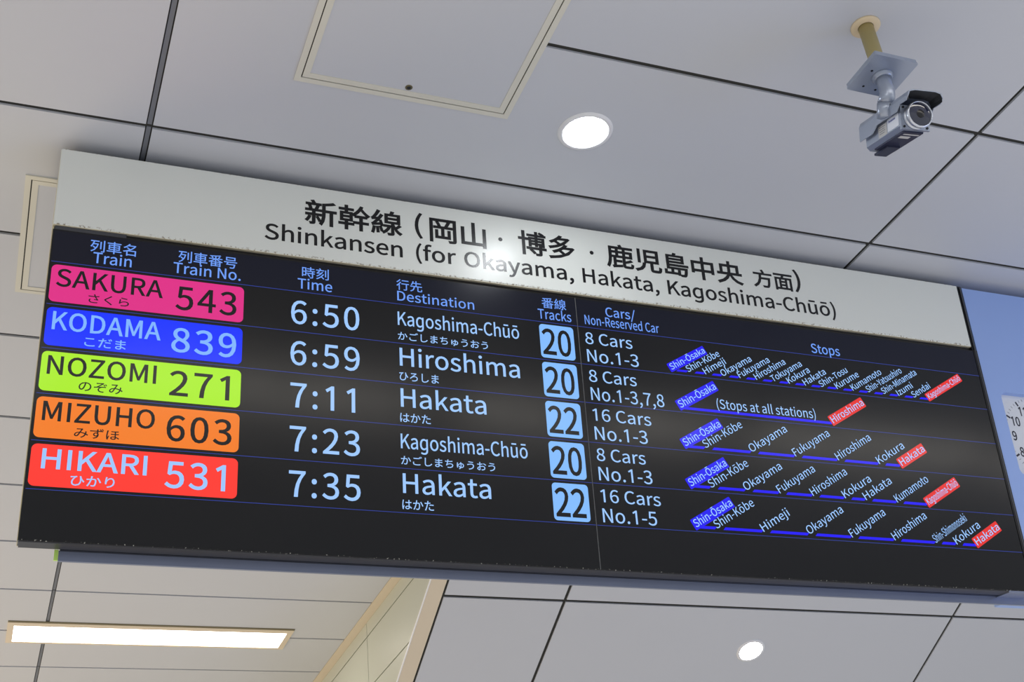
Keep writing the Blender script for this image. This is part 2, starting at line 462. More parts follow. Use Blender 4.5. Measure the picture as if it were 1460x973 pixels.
def lettering(s, m, parent, u0, u1, base, cap, z, bold=.02, jp=False, rot=0., org=None, name='lettering', track=0):
    """s fills u0..u1 (mm) with its baseline / lowest ink at v=base (mm, downwards).
    jp: cap is the height of the inked box.  rot: degrees about org."""
    key = (s, bold, jp, track)
    if key not in _ink:
        V, T = japanese(s) if jp else latin(s, track)
        V, T = bolder(V, T, bold)
        _ink[key] = (V, T)
    V, T = _ink[key]
    xs = [v[0] for v in V]
    ys = [v[1] for v in V]
    x0, x1, y0, y1 = min(xs), max(xs), min(ys), max(ys)
    sx = (u1 - u0) / (x1 - x0)
    if jp:
        sy, yo = cap / (y1 - y0), y0
    else:
        sy, yo = cap / (1 + 2 * bold), -bold
    P = []
    c_, s_ = math.cos(R(rot)), math.sin(R(rot))
    for x, y in V:
        u, w = u0 + (x - x0) * sx, (y - yo) * sy
        if org:
            u, w = u * c_ - (w + base) * s_, u * s_ + (w + base) * c_
            P.append(((org[0] + u) / 1000, (-org[1] + w) / 1000))
        else:
            P.append((u / 1000, (w - base) / 1000))
    # the mesh gets its own origin at the middle of its ink
    cx = (min(p[0] for p in P) + max(p[0] for p in P)) / 2
    cy = (min(p[1] for p in P) + max(p[1] for p in P)) / 2
    F = []
    for t in T:
        a, b, c = (P[i] for i in t)
        ar = (b[0] - a[0]) * (c[1] - a[1]) - (c[0] - a[0]) * (b[1] - a[1])
        if abs(ar) > 1e-14:
            F.append(t if ar > 0 else t[::-1])
    o = MB().add([(x - cx, y - cy, 0) for x, y in P], F).build(name, m, parent)
    o.location = (cx, cy, z)
    return o


# ------------------------------------------------------------------ materials
M_ceil = material('painted_ceiling_metal', rgb(204, 207, 213), .42, vary=.02, scale=1.5)
M_slot = material('dark_joint', rgb(50, 50, 46), .8, vary=.2)
M_joint = material('joint_channel', rgb(118, 122, 130), .6, vary=.1)
M_beige = material('beige_trim_paint', rgb(226, 212, 188), .45, vary=.03)
M_wall = material('wall_panel_paint', rgb(190, 194, 182), .4, vary=.03, scale=2)
M_glint = material('white_edge_glint', rgb(245, 246, 248), .3, vary=.01)
M_hatch = material('hatch_frame_paint', rgb(220, 218, 205), .45, vary=.03)
M_floor = material('stone_floor', rgb(178, 172, 162), .35, vary=.08, scale=3)
M_black = material('black_housing', rgb(14, 14, 16), .35, vary=.1)
M_rail = material('grey_rail', rgb(70, 72, 78), .35, vary=.1)
M_case = material('beige_case_side', rgb(205, 196, 160), .5, vary=.05)
M_bar = material('bar_metal_blue_reflection', rgb(132, 140, 162), .36, metal=.45, vary=.08, scale=9)  # blue reflected from the surroundings is put into the base colour
M_bezel = material('dark_bezel', rgb(46, 46, 50), .4, vary=.15, scale=14)
M_lime = material('lime_tape', rgb(205, 245, 120), .5, vary=.02)
M_blue = material('blue_panel_paint', rgb(152, 180, 236), .4, vary=.03, scale=3)
M_header = material('white_acrylic', rgb(230, 233, 226), .3, mottle=.004, spec=.5)
edge_dirt(M_header, rgb(230, 233, 226), rgb(120, 100, 62), [('Y', -.2345, -.2425), ('Y', -.004, -.0005)], 120, .52, .1)
M_hedge = material('cream_acrylic_edge', rgb(214, 204, 176), .4, vary=.1, scale=60)
M_screen = material('display_glass', rgb(4, 4, 5), .2, spec=.4, emit=rgb(21, 22, 25), strength=.3)
edge_dirt(M_screen, rgb(4, 4, 5), rgb(190, 190, 180), [('Y', -1.1165, -1.1185)], 160, .6, .05)
M_heads = material('display_heading_strip', rgb(4, 4, 6), .2, spec=.35, emit=rgb(14, 18, 38), strength=.55)
M_ink = material('black_print', rgb(10, 10, 12), .26)
M_seam = material('seam_filler', rgb(90, 92, 92), .5, vary=.5, scale=90)


def lit(name, r, g, b, k=1.0):
    return material(name, rgb(3, 3, 3), .2, spec=.35, emit=rgb(r, g, b), strength=k)


L_text = lit('screen_pale_blue', 158, 200, 255)
L_head = lit('screen_heading_blue', 110, 156, 246)
L_line = lit('screen_divider_blue', 50, 68, 158)
L_bar = lit('screen_route_blue', 34, 20, 250)
L_chip = lit('screen_chip_blue', 36, 26, 240)
L_red = lit('screen_chip_red', 228, 48, 44)
L_pink = lit('screen_pink', 222, 46, 134)
L_blue = lit('screen_blue', 18, 50, 255)
L_lime = lit('screen_lime', 170, 236, 36)
L_orange = lit('screen_orange', 243, 126, 38)
L_hred = lit('screen_red', 255, 60, 50)
L_tile = lit('screen_tile_blue', 132, 188, 255)
L_dark = lit('screen_black', 20, 20, 22)
L_soft = lit('screen_soft_blue', 128, 180, 255)

# ------------------------------------------------------------------ structure
Z = 4.1
JX = [-9.58, -7.125, -4.669, -2.211, 0.2458, 2.7025, 5.160, 7.617, 10.07]
JY0, JW = 2.8593, 0.5994
APEX = 5.203
SL = math.tan(R(25.99))
XW = 1.952

ceiling = structure('ceiling', (0, 0, Z))
half = .0085


def ceiling_panel(x0, x1, y0, y1):
    gl = .010 if abs(x0 - .2458) < .01 else .008
    gr = .010 if abs(x1 - .2458) < .01 else (.0 if abs(x1 - 1.897) < .001 else .008)
    w, d = x1 - x0 - gl - gr, y1 - y0 - 2 * half
    o = MB().box(0, w, 0, d, 0, .007).build('ceiling_panel', M_ceil, ceiling)
    o.location = (x0 + gl, y0 + half, 0)


for i in range(len(JX) - 1):
    for n in range(-13, 17):
        x0, x1 = JX[i], JX[i + 1]
        y0, y1 = JY0 + JW * n, JY0 + JW * (n + 1)
        if x0 >= 2.7:
            if y0 > APEX - .01:
                continue
            y1 = min(y1, APEX)
        if y1 > APEX and x0 >= 0.24:
            x1 = 1.897
        ceiling_panel(x0, x1, y0, y1)
MB().box(-9.6, 10.1, -5, APEX + .03, .0075, .03).box(-9.6, 1.95, APEX + .03, 13.1, .0075, .03).build('ceiling_backing', M_slot, ceiling)
# joint runners seen inside the wide joint
for y in [JY0 + JW * n for n in range(-13, 17)]:
    box('joint_runner', M_joint, ceiling, .2395, .2521, y + .006, y + JW - .006, .004, .0075)

# sloping soffit to the right of the side wall
soffit = structure('ceiling_slope', (0, APEX, Z), (-R(25.99), 0, 0))
cs = math.cos(R(25.99))
rows = [-.01, (5.70 - APEX) / cs, (7.1 - APEX) / cs, (8.6 - APEX) / cs, (10.1 - APEX) / cs]
cols = [2.04, 2.7035, 5.175, 7.63, 10.08]
for i in range(4):
    for j in range(4):
        o = MB().box(0, cols[i + 1] - cols[i] - .018, 0, rows[j + 1] - rows[j] - .018, 0, .007).build('ceiling_panel', M_ceil, soffit)
        o.location = (cols[i] + .009, rows[j] + .009, 0)
box('ceiling_backing', M_slot, soffit, XW + .03, 10.1, -.02, 5.5, .0075, .03)
box('edge_trim', M_beige, soffit, XW + .0015, 2.036, -.02, 5.45, -.001, .007)
box('edge_strip', M_glint, soffit, XW - .0035, XW + .0015, -.01, 5.45, -.003, .005)  # white strip stands in for light glinting on the trim corner

# vertical side wall between level ceiling and slope
wall = structure('wall_right')


def wall_piece(y0, y1, z0, z1, m=M_wall):
    """rectangle of the wall clipped by the slope line, gap 3 mm around"""
    g = .0035
    y0, y1, z0, z1 = y0 + g, y1 - g, z0 + g, z1 - g
    pts = [(y0, z0), (y1, z0), (y1, z1), (y0, z1)]
    f = lambda p: p[1] - (Z - (p[0] - APEX) * SL - .001)
    out = []
    for i in range(len(pts)):
        a, b = pts[i - 1], pts[i]
        fa, fb = f(a), f(b)
        if (fa >= 0) != (fb >= 0):
            t = fa / (fa - fb)
            out.append((a[0] + (b[0] - a[0]) * t, a[1] + (b[1] - a[1]) * t))
        if fb >= 0:
            out.append(b)
    if len(out) < 3:
        return
    n = len(out)
    vs = [(XW, y, z) for y, z in out] + [(XW + .02, y, z) for y, z in out]
    fs = [list(range(n)), list(range(n, 2 * n))[::-1]] + [(i, i + n, (i + 1) % n + n, (i + 1) % n) for i in range(n)]
    MB().add(vs, fs).build('wall_panel', m, wall)


for (z0, z1) in ((4.0155, 4.10), (3.7225, 4.0155), (3.2, 3.7225), (2.6, 3.2), (1.8, 2.6)):
    for (y0, y1) in ((APEX, 6.765), (6.765, 8.33), (8.33, 9.9)):
        wall_piece(y0, y1, z0, z1)
MB().add([(XW + .024, APEX, Z), (XW + .024, 10, Z), (XW + .024, 10, Z - 4.797 * SL), (XW + .04, APEX, Z), (XW + .04, 10, Z), (XW + .04, 10, Z - 4.797 * SL)],
         [(0, 1, 2), (3, 5, 4), (0, 3, 4, 1), (1, 4, 5, 2), (2, 5, 3, 0)]).build('wall_backing', M_slot, wall)
trim = MB().box(1.899, XW + .003, APEX - .1, 13, Z - .002, Z + .03).build('trim_1', M_beige)
trim['kind'] = 'structure'
floor = MB().box(-9.6, 10.1, -5, 13, -.1, 0).build('floor', M_floor)
floor['kind'] = 'structure'


# ------------------------------------------------------------------ access hatches
def hatch(x0, y0, w, d, label, latch):
    t = thing('ceiling_hatch', label, 'hatch', (x0, y0, Z), group='square access hatches in the ceiling')
    q = lambda a: [(a, a), (w - a, a), (w - a, d - a), (a, d - a)]
    MB().ring(q(0), q(.0165), -.004, .004).build('frame', M_hatch, t)
    MB().ring(q(.0165), q(.020), -.0002, .004).build('gap_seal', M_slot, t)
    door = MB().box(.038, w - .038, .038, d - .038, -.0015, .004).build('door_panel', M_ceil, t)
    MB().ring(q(.020), q(.038), -.0035, .004).build('door_frame', M_hatch, door)
    if latch:
        lx, ly = latch
        Mx = Matrix.Translation((lx - x0, ly - y0, -.0015)) @ Matrix.Rotation(math.pi, 4, 'X')
        MB().lathe([(.0105, 0), (.0105, .001), (.009, .002)], 28, M=Mx).build('latch', M_latch, door)
        Mx = Matrix.Translation((lx - x0, ly - y0, -.0036)) @ Matrix.Rotation(math.pi, 4, 'X')
        MB().lathe([(.0058, 0), (.0052, .001), (.003, .0012)], 20, M=Mx).build('latch', M_latchk, door)
    return t


M_latch = material('latch_metal', rgb(120, 112, 84), .4, metal=.6)
M_latchk = material('latch_keyhole', rgb(30, 32, 36), .4)
hatch(.594, 1.935, .632, .633, 'square access hatch with a round dark latch, above the white sign header', (.910, 2.516))
hatch(-.067, 3.155, .632, .622, 'square access hatch partly hidden behind the left end of the departure board', (.25, 3.725))


# ------------------------------------------------------------------ lights
M_lamp = material('downlight_lens', (1, 1, 1, 1), .3, emit=(0.93, 0.97, 1, 1), strength=60)
M_ring = material('downlight_ring', rgb(235, 236, 238), .35)


def downlight(loc, rot, label, half_r=.0655):
    t = thing('downlight', label, 'ceiling light', loc, rot, group='round recessed downlights')
    r = half_r
    M = Matrix.Rotation(math.pi, 4, 'X')
    MB().lathe([(r + .001, -.004), (r + .001, .004), (r + .006, .006), (r + .0165, .004), (r + .0185, 0)], 56, False, False, M).build('trim_ring', M_ring, t)
    MB().lathe([(r * .97, .0015), (r * .9, .004), (r * .6, .0062), (.001, .007)], 48, False, True, M).build('lens', M_lamp, t)
    MB().lathe([(r + .001, -.001), (r * .965, -.001)], 48, False, False, M).build('reflector_gap', M_slot, t)
    return t


downlight((1.476, 2.563, Z), (0, 0, 0), 'bright round downlight in the level ceiling above the sign header')
downlight((3.943, 5.981, Z - (5.981 - APEX) * SL), (-R(25.99), 0, 0), 'small round downlight in the sloping ceiling below the departure board')

M_tube = material('fluorescent_diffuser', (1, 1, 1, 1), .4, emit=(1.0, .95, .86, 1), strength=7)


def fluorescent(x0, y0, w, d, label):
    t = thing('fluorescent_light', label, 'ceiling light', (x0, y0, Z), group='long recessed fluorescent lights')
    o = [(0, 0), (w, 0), (w, d), (0, d)]
    i = [(.032, .05), (w - .032, .05), (w - .032, d - .022), (.032, d - .022)]
    MB().ring(o, i, -.006, .004).build('frame', M_beige, t)
    MB().box(.0, w, -.016, .0, -.004, .002).build('edge_slot', M_joint2, t)
    MB().bevbox(.033, w - .033, .051, d - .023, -.006, .003, .001)
    m = MB()
    m.add([(.033, .051, -.003), (w - .033, .051, -.003), (w - .033, d - .023, -.003), (.033, d - .023, -.003),
           (.033, .051, .003), (w - .033, .051, .003), (w - .033, d - .023, .003), (.033, d - .023, .003)],
          [(0, 3, 2, 1), (4, 5, 6, 7), (0, 1, 5, 4), (1, 2, 6, 5), (2, 3, 7, 6), (3, 0, 4, 7)])
    m.build('diffuser', M_tube, t)
    return t


M_joint2 = material('olive_slot', rgb(120, 112, 84), .6)
fluorescent(.050, 6.917, 1.522, .32, 'long warm white fluorescent light in the ceiling below the board')

for k, x0 in enumerate((-1.35, .25, 1.85, 3.45, 5.05)):
    fluorescent(x0, .82, 1.5, .30, ['long fluorescent light in the row above the viewer, ' + w_ for w_ in (
        'at its left end', 'second from its left end', 'in its middle', 'second from its right end', 'at its right end')][k])

# ------------------------------------------------------------------ departure board
TAU = R(5.7047)
ORG = (0.0211 * 1.025, 2.8916 * 1.025, 1.6 + 2.4 * 1.025)
BSCALE = (1.025, 1.025, 1.025)
BROT = (math.pi / 2 + TAU, 0, 0)
board = thing('departure_board', 'long black train departure board with a white header, hung from the ceiling', 'departure board', ORG, BROT)
board.scale = BSCALE

W = 3.070
# housing with separate pale side sheet
MB().box(.004, W, -1.119, -.004, -.050, -.012).box(.004, W, -1.02, -.004, -.20, -.050).build('housing', M_black, board)
MB().box(.0, .004, -1.1195, -.004, -.050, -.001 - .009).box(.0, .004, -1.02, -.004, -.20, -.050).build('side_sheet', M_case, board)
MB().box(.006, .19, -.256, -.2435, -.0125, -.006).build('slot_rail', M_rail, board)
# suspension rods up to the ceiling
for x in (.35, 1.5, 2.65):
    o = MB().lathe([(.012, 0), (.012, .2)], 16).build('hanger_rod', M_rail, board)
    # rods are vertical in the world: undo the tilt of the board
    o.rotation_euler = (-math.pi / 2 - TAU, 0, 0)
    o.location = (x, -.06, -.11)
    o.scale = (1, 1, .47)

header = MB().bevbox(0, 3.053, -.2425, 0, -.030, 0, .0025).build('header_panel', M_header, board)
MB().box(.001, 3.052, -.2443, -.2427, -.028, -.002).build('header_lip', M_hedge, board)
MB().box(3.0535, W, -.257, -.002, -.02, -.001).build('edge_frame', M_black, board)
MB().box(3.0545, W, -1.119, -.2585, -.02, .002).build('edge_frame', M_black, board)
MB().box(3.0605, 3.0645, -1.117, -.006, .001, .0035).build('edge_strip', M_rail, board)

HZ = .0006
for s, a, b, base, cap, bold in (
        ('新幹線', 678.4, 975.2, 131.0, 87.5, .02), ('岡山', 1060, 1242, 130.0, 88, .02),
        ('博多', 1348.5, 1540, 129.0, 88, .02), ('鹿児島中央', 1649, 2150, 130.0, 88.5, .02),
        ('方面', 2188.7, 2344.3, 125, 70, .02)):
    lettering(s, M_ink, header, a, b, base, cap, HZ, bold, True)
lettering('(', M_ink, header, 1013.7, 1038.5, 109, 66, HZ, .02)
lettering(')', M_ink, header, 2350, 2376, 107, 64, HZ, .02)
for u in (1289.0, 1598.5):
    o = MB().prism([(.0068 * math.cos(R(a)), .0068 * math.sin(R(a))) for a in range(0, 360, 20)], -.0003, .0001).build('middle_dot', M_ink, header)
    o.location = (u / 1000, -.087, HZ)
for s, a, b in (('Shinkansen', 564, 973.5), ('(for', 1014.9, 1141.1), ('Okayama,', 1167, 1527.8),
                ('Hakata,', 1559, 1826.7), ('Kagoshima-Chūō)', 1858.5, 2498)):
    lettering(s, M_ink, header, a, b, 200.0, 52.0, HZ, .018)

left = MB().bevbox(.0015, 1.5243, -1.120, -.2585, -.045, 0, .0008).build('display_panel', M_screen, board)
left['label'] = 'left display panel listing trains and destinations'
rightp = MB().bevbox(1.5263, 3.0545, -1.120, -.2585, -.045, 0, .0008).build('display_panel', M_screen, board)
rightp['label'] = 'right display panel listing cars and stops'
MB().box(1.5241, 1.5265, -1.119, -.2585, -.03, -.0004).build('panel_seam', M_seam, board)

MB().box(.006, 1.5238, -.3572, -.2635, -.0005, .0003).build('heading_strip', M_heads, left)
MB().box(1.527, 3.0535, -.3572, -.2635, -.0005, .0003).build('heading_strip', M_heads, rightp)
ROW = [357.5 + 126.6 * i for i in range(6)]
for v in ROW:
    for p, a, b in ((left, .006, 1.5238), (rightp, 1.527, 3.0535)):
        MB().box(a, b, -(v + .65) / 1000, -(v - .65) / 1000, -.0002, .0007).build('divider_line', L_line, p)

TZ = .0016
for s, a, b, base, cap in (('列車名', 99.5, 218, 316.5, 40.5), ('列車番号', 330, 490, 315, 40.5), ('時刻', 672.9, 750.3, 313.5, 39.5),
                           ('行先', 951.1, 1030, 314, 39), ('番線', 1410, 1491.2, 312, 40)):
    lettering(s, L_head, left, a, b, base - 2.5, cap - 3, TZ, .006, True)
for s, a, b, base, cap, p in (('Train', 109.2, 208.9, 348, 33, left), ('Train No.', 318.5, 501.3, 347.5, 33, left), ('Time', 660.9, 760.4, 347.5, 32.5, left),
                              ('Destination', 952.8, 1190.2, 346.5, 31.5, left), ('Tracks', 1395.2, 1505.2, 347.5, 33, left),
                              ('Cars/', 1624.2, 1727.3, 311.6, 32.5, rightp), ('Non-Reserved Car', 1550.2, 1806.3, 347.4, 32, rightp),
                              ('Stops', 2369.1, 2480.8, 348.5, 34, rightp)):
    lettering(s, L_head, p, a, b, base, cap, TZ, .012)

TR = [('SAKURA', 'さくら', '543', L_pink, L_dark, 23, 296, 107, 210.5, 329.5, 493, 'pink'),
      ('KODAMA', 'こだま', '839', L_blue, L_soft, 24.7, 297.5, 107.7, 211, 325.5, 496, 'blue'),
      ('NOZOMI', 'のぞみ', '271', L_lime, L_dark, 24.5, 293, 104, 212, 327, 483, 'lime green'),
      ('MIZUHO', 'みずほ', '603', L_orange, L_dark, 25, 297, 104, 212.8, 327, 493, 'orange'),
      ('HIKARI', 'ひかり', '531', L_hred, L_text, 35, 285.5, 106, 210.5, 330, 481.6, 'red')]
for i, (nm, kana, num, mt, mi, a, b, c, d, e, f_, colour) in enumerate(TR):
    r0 = ROW[i]
    y0, y1 = -(r0 + 118.5) / 1000, -(r0 + 9) / 1000
    tile = MB().prism(rounded(.009, .512, y0, y1, .014), -.0002, .0008).build('train_tile', mt, left)
    tile['label'] = colour + ' train name tile'
    lettering(nm, mi, left, a, b, r0 + 73, 52.5, TZ, .018, track=.02)
    lettering(kana, mi, left, c, d, r0 + 112, 27.5, TZ, .008, True)
    lettering(num, mi, left, e, f_, r0 + 101, 71, TZ, .016, track=.09)
    lettering(['6:50', '6:59', '7:11', '7:23', '7:35'][i], L_text, left, [643.5, 643.5, 645, 645, 645][i],
              [839, 839, 825, 837.5, 838][i], r0 + 102.8, 72.5, TZ, .012, track=.1)
    dest, dk, da, db, ka, kb, dc = [('Kagoshima-Chūō', 'かごしまちゅうおう', 952.5, 1328.5, 952, 1226.5, 43.5),
                                    ('Hiroshima', 'ひろしま', 955.5, 1322, 953, 1070, 56.5),
                                    ('Hakata', 'はかた', 955.5, 1210, 952.5, 1041.5, 56.5)][[0, 1, 2, 0, 2][i]]
    lettering(dest, L_text, left, da, db, r0 + (69 if i in (0, 3) else 71.3), dc, TZ, .010)
    lettering(dk, L_text, left, ka, kb, r0 + 117, 27.5, TZ, .008, True)
    trk = '22' if i in (2, 4) else '20'
    t2 = MB().prism(rounded(1.396, 1.508, -(r0 + 119.5) / 1000, -(r0 + 8) / 1000, .011), -.0002, .0008).build('track_tile', L_tile, left)
    lettering(trk, L_dark, left, 1402, 1496.5, r0 + 109, 86, TZ, .022)
    l1 = ['8 Cars', '8 Cars', '16 Cars', '8 Cars', '16 Cars'][i]
    l2 = ['No.1-3', 'No.1-3,7,8', 'No.1-3', 'No.1-3', 'No.1-5'][i]
    lettering(l1, L_text, rightp, 1546, [1705.3, 1705.3, 1739.3, 1705.3, 1739.3][i], r0 + 57, 39, TZ, .006)
    lettering(l2, L_text, rightp, 1547, [1720.5, 1792.3, 1720.5, 1720.5, 1720][i], r0 + 117.3, 41.5, TZ, .006)


def chip(p, w, h, m):
    o = MB().prism(rounded(0, w / 1000, 0, h / 1000, .003, 3), -.0002, .0008).build('station_chip', m, rightp)
    o.location = (p[0] / 1000, -p[1] / 1000, 0)
    o.rotation_euler = (0, 0, R(30))


def stop(s, u, v, ln, cap, bold=.003):
    lettering(s, L_text, rightp, 0, ln, 0, cap, TZ, bold, rot=30, org=(u, v))


SO = 'Shin-Ōsaka'
rows_ = [
    dict(chips=[((1833, 479), 159, 31, L_chip), ((2812, 479), 187, 30, L_red)], v=473.2, cap=23,
         st=[(SO, 1829.5, 475, 158.5), ('Shin-Kōbe', 1892, 473, 143.5), ('Himeji', 1953, 473.5, 95), ('Okayama', 2015, 474, 135.5),
             ('Fukuyama', 2077, 473, 142.5), ('Hiroshima', 2138, 472.5, 141), ('Tokuyama', 2199.5, 473, 142), ('Kokura', 2259.5, 473, 103.5),
             ('Hakata', 2320.5, 473, 105), ('Shin-Tosu', 2382, 472.5, 135.5), ('Kurume', 2443.5, 472.5, 114), ('Kumamoto', 2505.5, 472, 151.5),
             ('Shin-Yatsushiro', 2566, 472, 181), ('Shin-Minamata', 2627, 472, 180), ('Izumi', 2688, 472, 78), ('Sendai', 2749, 472.5, 92.5),
             ('Kagoshima-Chūō', 2809, 474, 178.5)]),
    dict(chips=[((1848, 607), 167, 36, L_chip), ((2402.5, 606), 166, 36, L_red)], v=0, cap=27,
         st=[(SO, 1836, 601, 168.5), ('Hiroshima', 2396, 598.5, 162)]),
    dict(chips=[((1847, 733), 165, 36, L_chip), ((2640, 733), 132, 36, L_red)], v=0, cap=27,
         st=[(SO, 1836.5, 727.5, 168.5), ('Shin-Kōbe', 1916.5, 724.5, 166), ('Okayama', 2078, 724.5, 166), ('Fukuyama', 2236.5, 725, 167),
             ('Hiroshima', 2395.5, 725, 166), ('Kokura', 2552, 725, 132), ('Hakata', 2631, 727, 132.5)]),
    dict(chips=[((1848, 861), 165, 36, L_chip), ((2714.5, 861), 167, 36, L_red)], v=0, cap=27,
         st=[(SO, 1837, 856, 168), ('Shin-Kōbe', 1917, 852, 166), ('Okayama', 2037.5, 852, 165), ('Fukuyama', 2156.5, 852, 167),
             ('Hiroshima', 2276.5, 852, 166), ('Kokura', 2394.5, 851.5, 131.5), ('Hakata', 2473, 852, 131.5), ('Kumamoto', 2592.5, 852, 165),
             ('Kagoshima-Chūō', 2705.5, 856, 172)]),
    dict(chips=[((1847.5, 988), 165, 36, L_chip), ((2874, 986.5), 133, 36, L_red)], v=0, cap=27,
         st=[(SO, 1836.5, 982, 167), ('Shin-Kōbe', 1917, 979, 165), ('Himeji', 2077, 979, 119), ('Okayama', 2238, 978, 163),
             ('Fukuyama', 2393.5, 978.5, 166), ('Hiroshima', 2553, 978.5, 165), ('Shin-Shimonoseki', 2710, 978.5, 168), ('Kokura', 2792, 979, 129),
             ('Hakata', 2867.5, 980.5, 132.5)]),
]
for i, d in enumerate(rows_):
    for c in d['chips']:
        chip(*c)
    n = len(d['st'])
    for k, (s, u, v, ln) in enumerate(d['st']):
        boxed = k == 0 or k == n - 1
        if boxed:
            # set inside its chip: start a little in from the lower left corner
            (cu, cv), w, h, _ = d['chips'][0 if k == 0 else 1]
            t = R(30)
            du, dw = 5, 7.2 * h / 36
            stop(s, cu + du * math.cos(t) - dw * math.sin(t), cv - du * math.sin(t) - dw * math.cos(t), w - 9, 24 * h / 36, .012)
        else:
            stop(s, u, v, ln, d['cap'] - 1, .010 if i == 0 else .004)
    # route line: one slanted bar between neighbouring stops
    vb = ROW[i] + 112.2
    h = 3.4 if i == 0 else 4.2
    us = [q[1] for q in d['st']]
    for k in range(n - 1):
        a = us[k] + (26 if k else 24)
        b = us[k + 1] - 3 + (6 if k == n - 2 else 0)
        sl = 4
        pts = [((a - sl) / 1000, -(vb + h) / 1000), ((b - sl) / 1000, -(vb + h) / 1000), ((b + sl) / 1000, -(vb - h) / 1000), ((a + sl) / 1000, -(vb - h) / 1000)]
        MB().prism(pts, -.0001, .0006).build('route_bar', L_bar, rightp)
lettering('(Stops at all stations)', L_text, rightp, 1977, 2339, 586.5, 31.5, TZ, .004)

# underside: bezel lip and lower bar
MB().box(.100, 2.960, -1.1235, -1.02, -.0615, -.0505).build('gap_filler', M_black, board)
MB().box(.004, 2.960, -1.1235, -1.1205, -.047, -.001).build('lower_bezel', M_bezel, board)
MB().box(2.960, W, -1.1265, -1.1205, -.075, -.001).build('lower_bezel', M_bar, board)
bar = MB().box(.098, 3.9, -1.1475, -1.1215, -.072, -.062).build('lower_bar', M_bar, board)
MB().box(.088, .0975, -1.1455, -1.1195, -.071, -.063).build('end_cap', M_lime, bar)

# ------------------------------------------------------------------ clock unit
unit = thing('clock_unit', 'pale blue panel with a recessed white clock at the right end of the board', 'clock', ORG, BROT)
unit.scale = BSCALE
D = .021
U0, U1 = 3.0725, 3.66
oc = (3.284, -.563)
hole = rounded(3.1300, 3.4380, -.717, -.409, .026, 6)
nh = len(hole)
hx0, hx1, hy0, hy1, hr = 3.1300, 3.4380, -.717, -.409, .026
sheet = MB()
for x0, x1, y0, y1 in ((U0, U1, hy1, -.007), (U0, U1, -1.118, hy0), (U0, hx0, hy0, hy1), (hx1, U1, hy0, hy1)):
    sheet.box(x0, x1, y0, y1, -.003, 0)
for q, (cx_, cy_) in enumerate(((hx1, hy1), (hx0, hy1), (hx0, hy0), (hx1, hy0))):
    arc = hole[q * 7:q * 7 + 7]
    for k in range(6):
        sheet.prism([(cx_, cy_), arc[k + 1], arc[k]], -.003, 0)
sheet.build('front_sheet', M_blue, unit)
MB().box(U0, U1, -1.118, -.007, -.2, -D - .012).build('case', M_blue, unit)
MB().box(U0, U0 + .003, -1.118, -.007, -D - .012, -.003).box(U0, U1, -.012, -.007, -D - .012, -.003).box(U0, U1, -1.118, -1.112, -D - .012, -.003).build('case_rim', M_blue, unit)
rec = MB().ring([(x, y) for x, y in rounded(3.1280, 3.4400, -.719, -.407, .028, 6)], hole, -D - .004, -.0025)
rec.build('recess_frame', M_blue, unit)
M_dial = material('dial_white', rgb(222, 226, 232), .35, vary=.01)
dial = MB().prism(rounded(3.120, 3.448, -.727, -.399, .03), -D - .008, -D).build('dial', M_dial, unit)
M_tick = material('dial_navy_print', rgb(24, 28, 52), .4)
M_tick2 = material('dial_grey_print', rgb(120, 124, 134), .4)
for k in range(60):
    big = k % 5 == 0
    if big:
        m = MB().box(-.0032, .0032, .1345, .1515, 0, .0004)
    else:
        m = MB().box(-.0009, .0009, .1425, .1515, 0, .0004)
    o = m.build('hour_mark' if big else 'minute_mark', M_tick if big else M_tick2, dial)
    o.location = (oc[0], oc[1], -D)
    o.rotation_euler = (0, 0, -R(6 * k))
for k in range(1, 13):
    a = R(90 - 30 * k)
    rad = .117 if k not in (10, 11, 12) else .111
    cx, cy = (oc[0] + rad * math.cos(a)) * 1000, -(oc[1] + rad * math.sin(a)) * 1000
    s = str(k)
    w = 19 if len(s) == 1 else 37
    if s == '1':
        w = 10
    if s == '11':
        w = 30
    lettering(s, M_tick, dial, cx - w / 2, cx + w / 2, cy + 17, 35, -D + .0005, .03, name='numeral')
for nm, ang, ln, wd in (('hour_hand', -193, .075, .005), ('minute_hand', -174, .115, .0035)):
    o = MB().prism([(-wd, -.02), (wd, -.02), (wd * .6, ln), (-wd * .6, ln)], 0, .002).build(nm, M_tick, unit)
    o.location = (oc[0], oc[1], -D + (.003 if nm == 'hour_hand' else .006))
    o.rotation_euler = (0, 0, R(ang))
o = MB().lathe([(.007, 0), (.007, .010), (.005, .011)], 24).build('hand_cap', M_tick, unit)
o.location = (oc[0], oc[1], -D)

# ------------------------------------------------------------------ security camera
M_pole = material('tan_pole_paint', rgb(190, 176, 122), .45, vary=.04)
M_flange = material('cream_flange_paint', rgb(232, 212, 176), .45, vary=.03)
M_silver = material('silver_paint', rgb(166, 175, 192), .3, metal=.55, vary=.04)
M_silver2 = material('bright_silver', rgb(214, 220, 232), .22, metal=.7, vary=.03)
M_shade = material('hood_inside', rgb(48, 50, 54), .5)
M_glass = material('lens_glass', rgb(34, 38, 60), .12, coat=1.0, vary=.5, scale=30)
M_under = material('camera_underside', rgb(60, 64, 86), .3, metal=.5)
M_stick = material('white_sticker', rgb(232, 238, 250), .4)
M_stick2 = material('grey_sticker', rgb(196, 196, 196), .4)
M_print = material('sticker_blue_print', rgb(40, 60, 150), .4)
M_screw = material('dark_screw', rgb(40, 42, 46), .4, metal=.5)

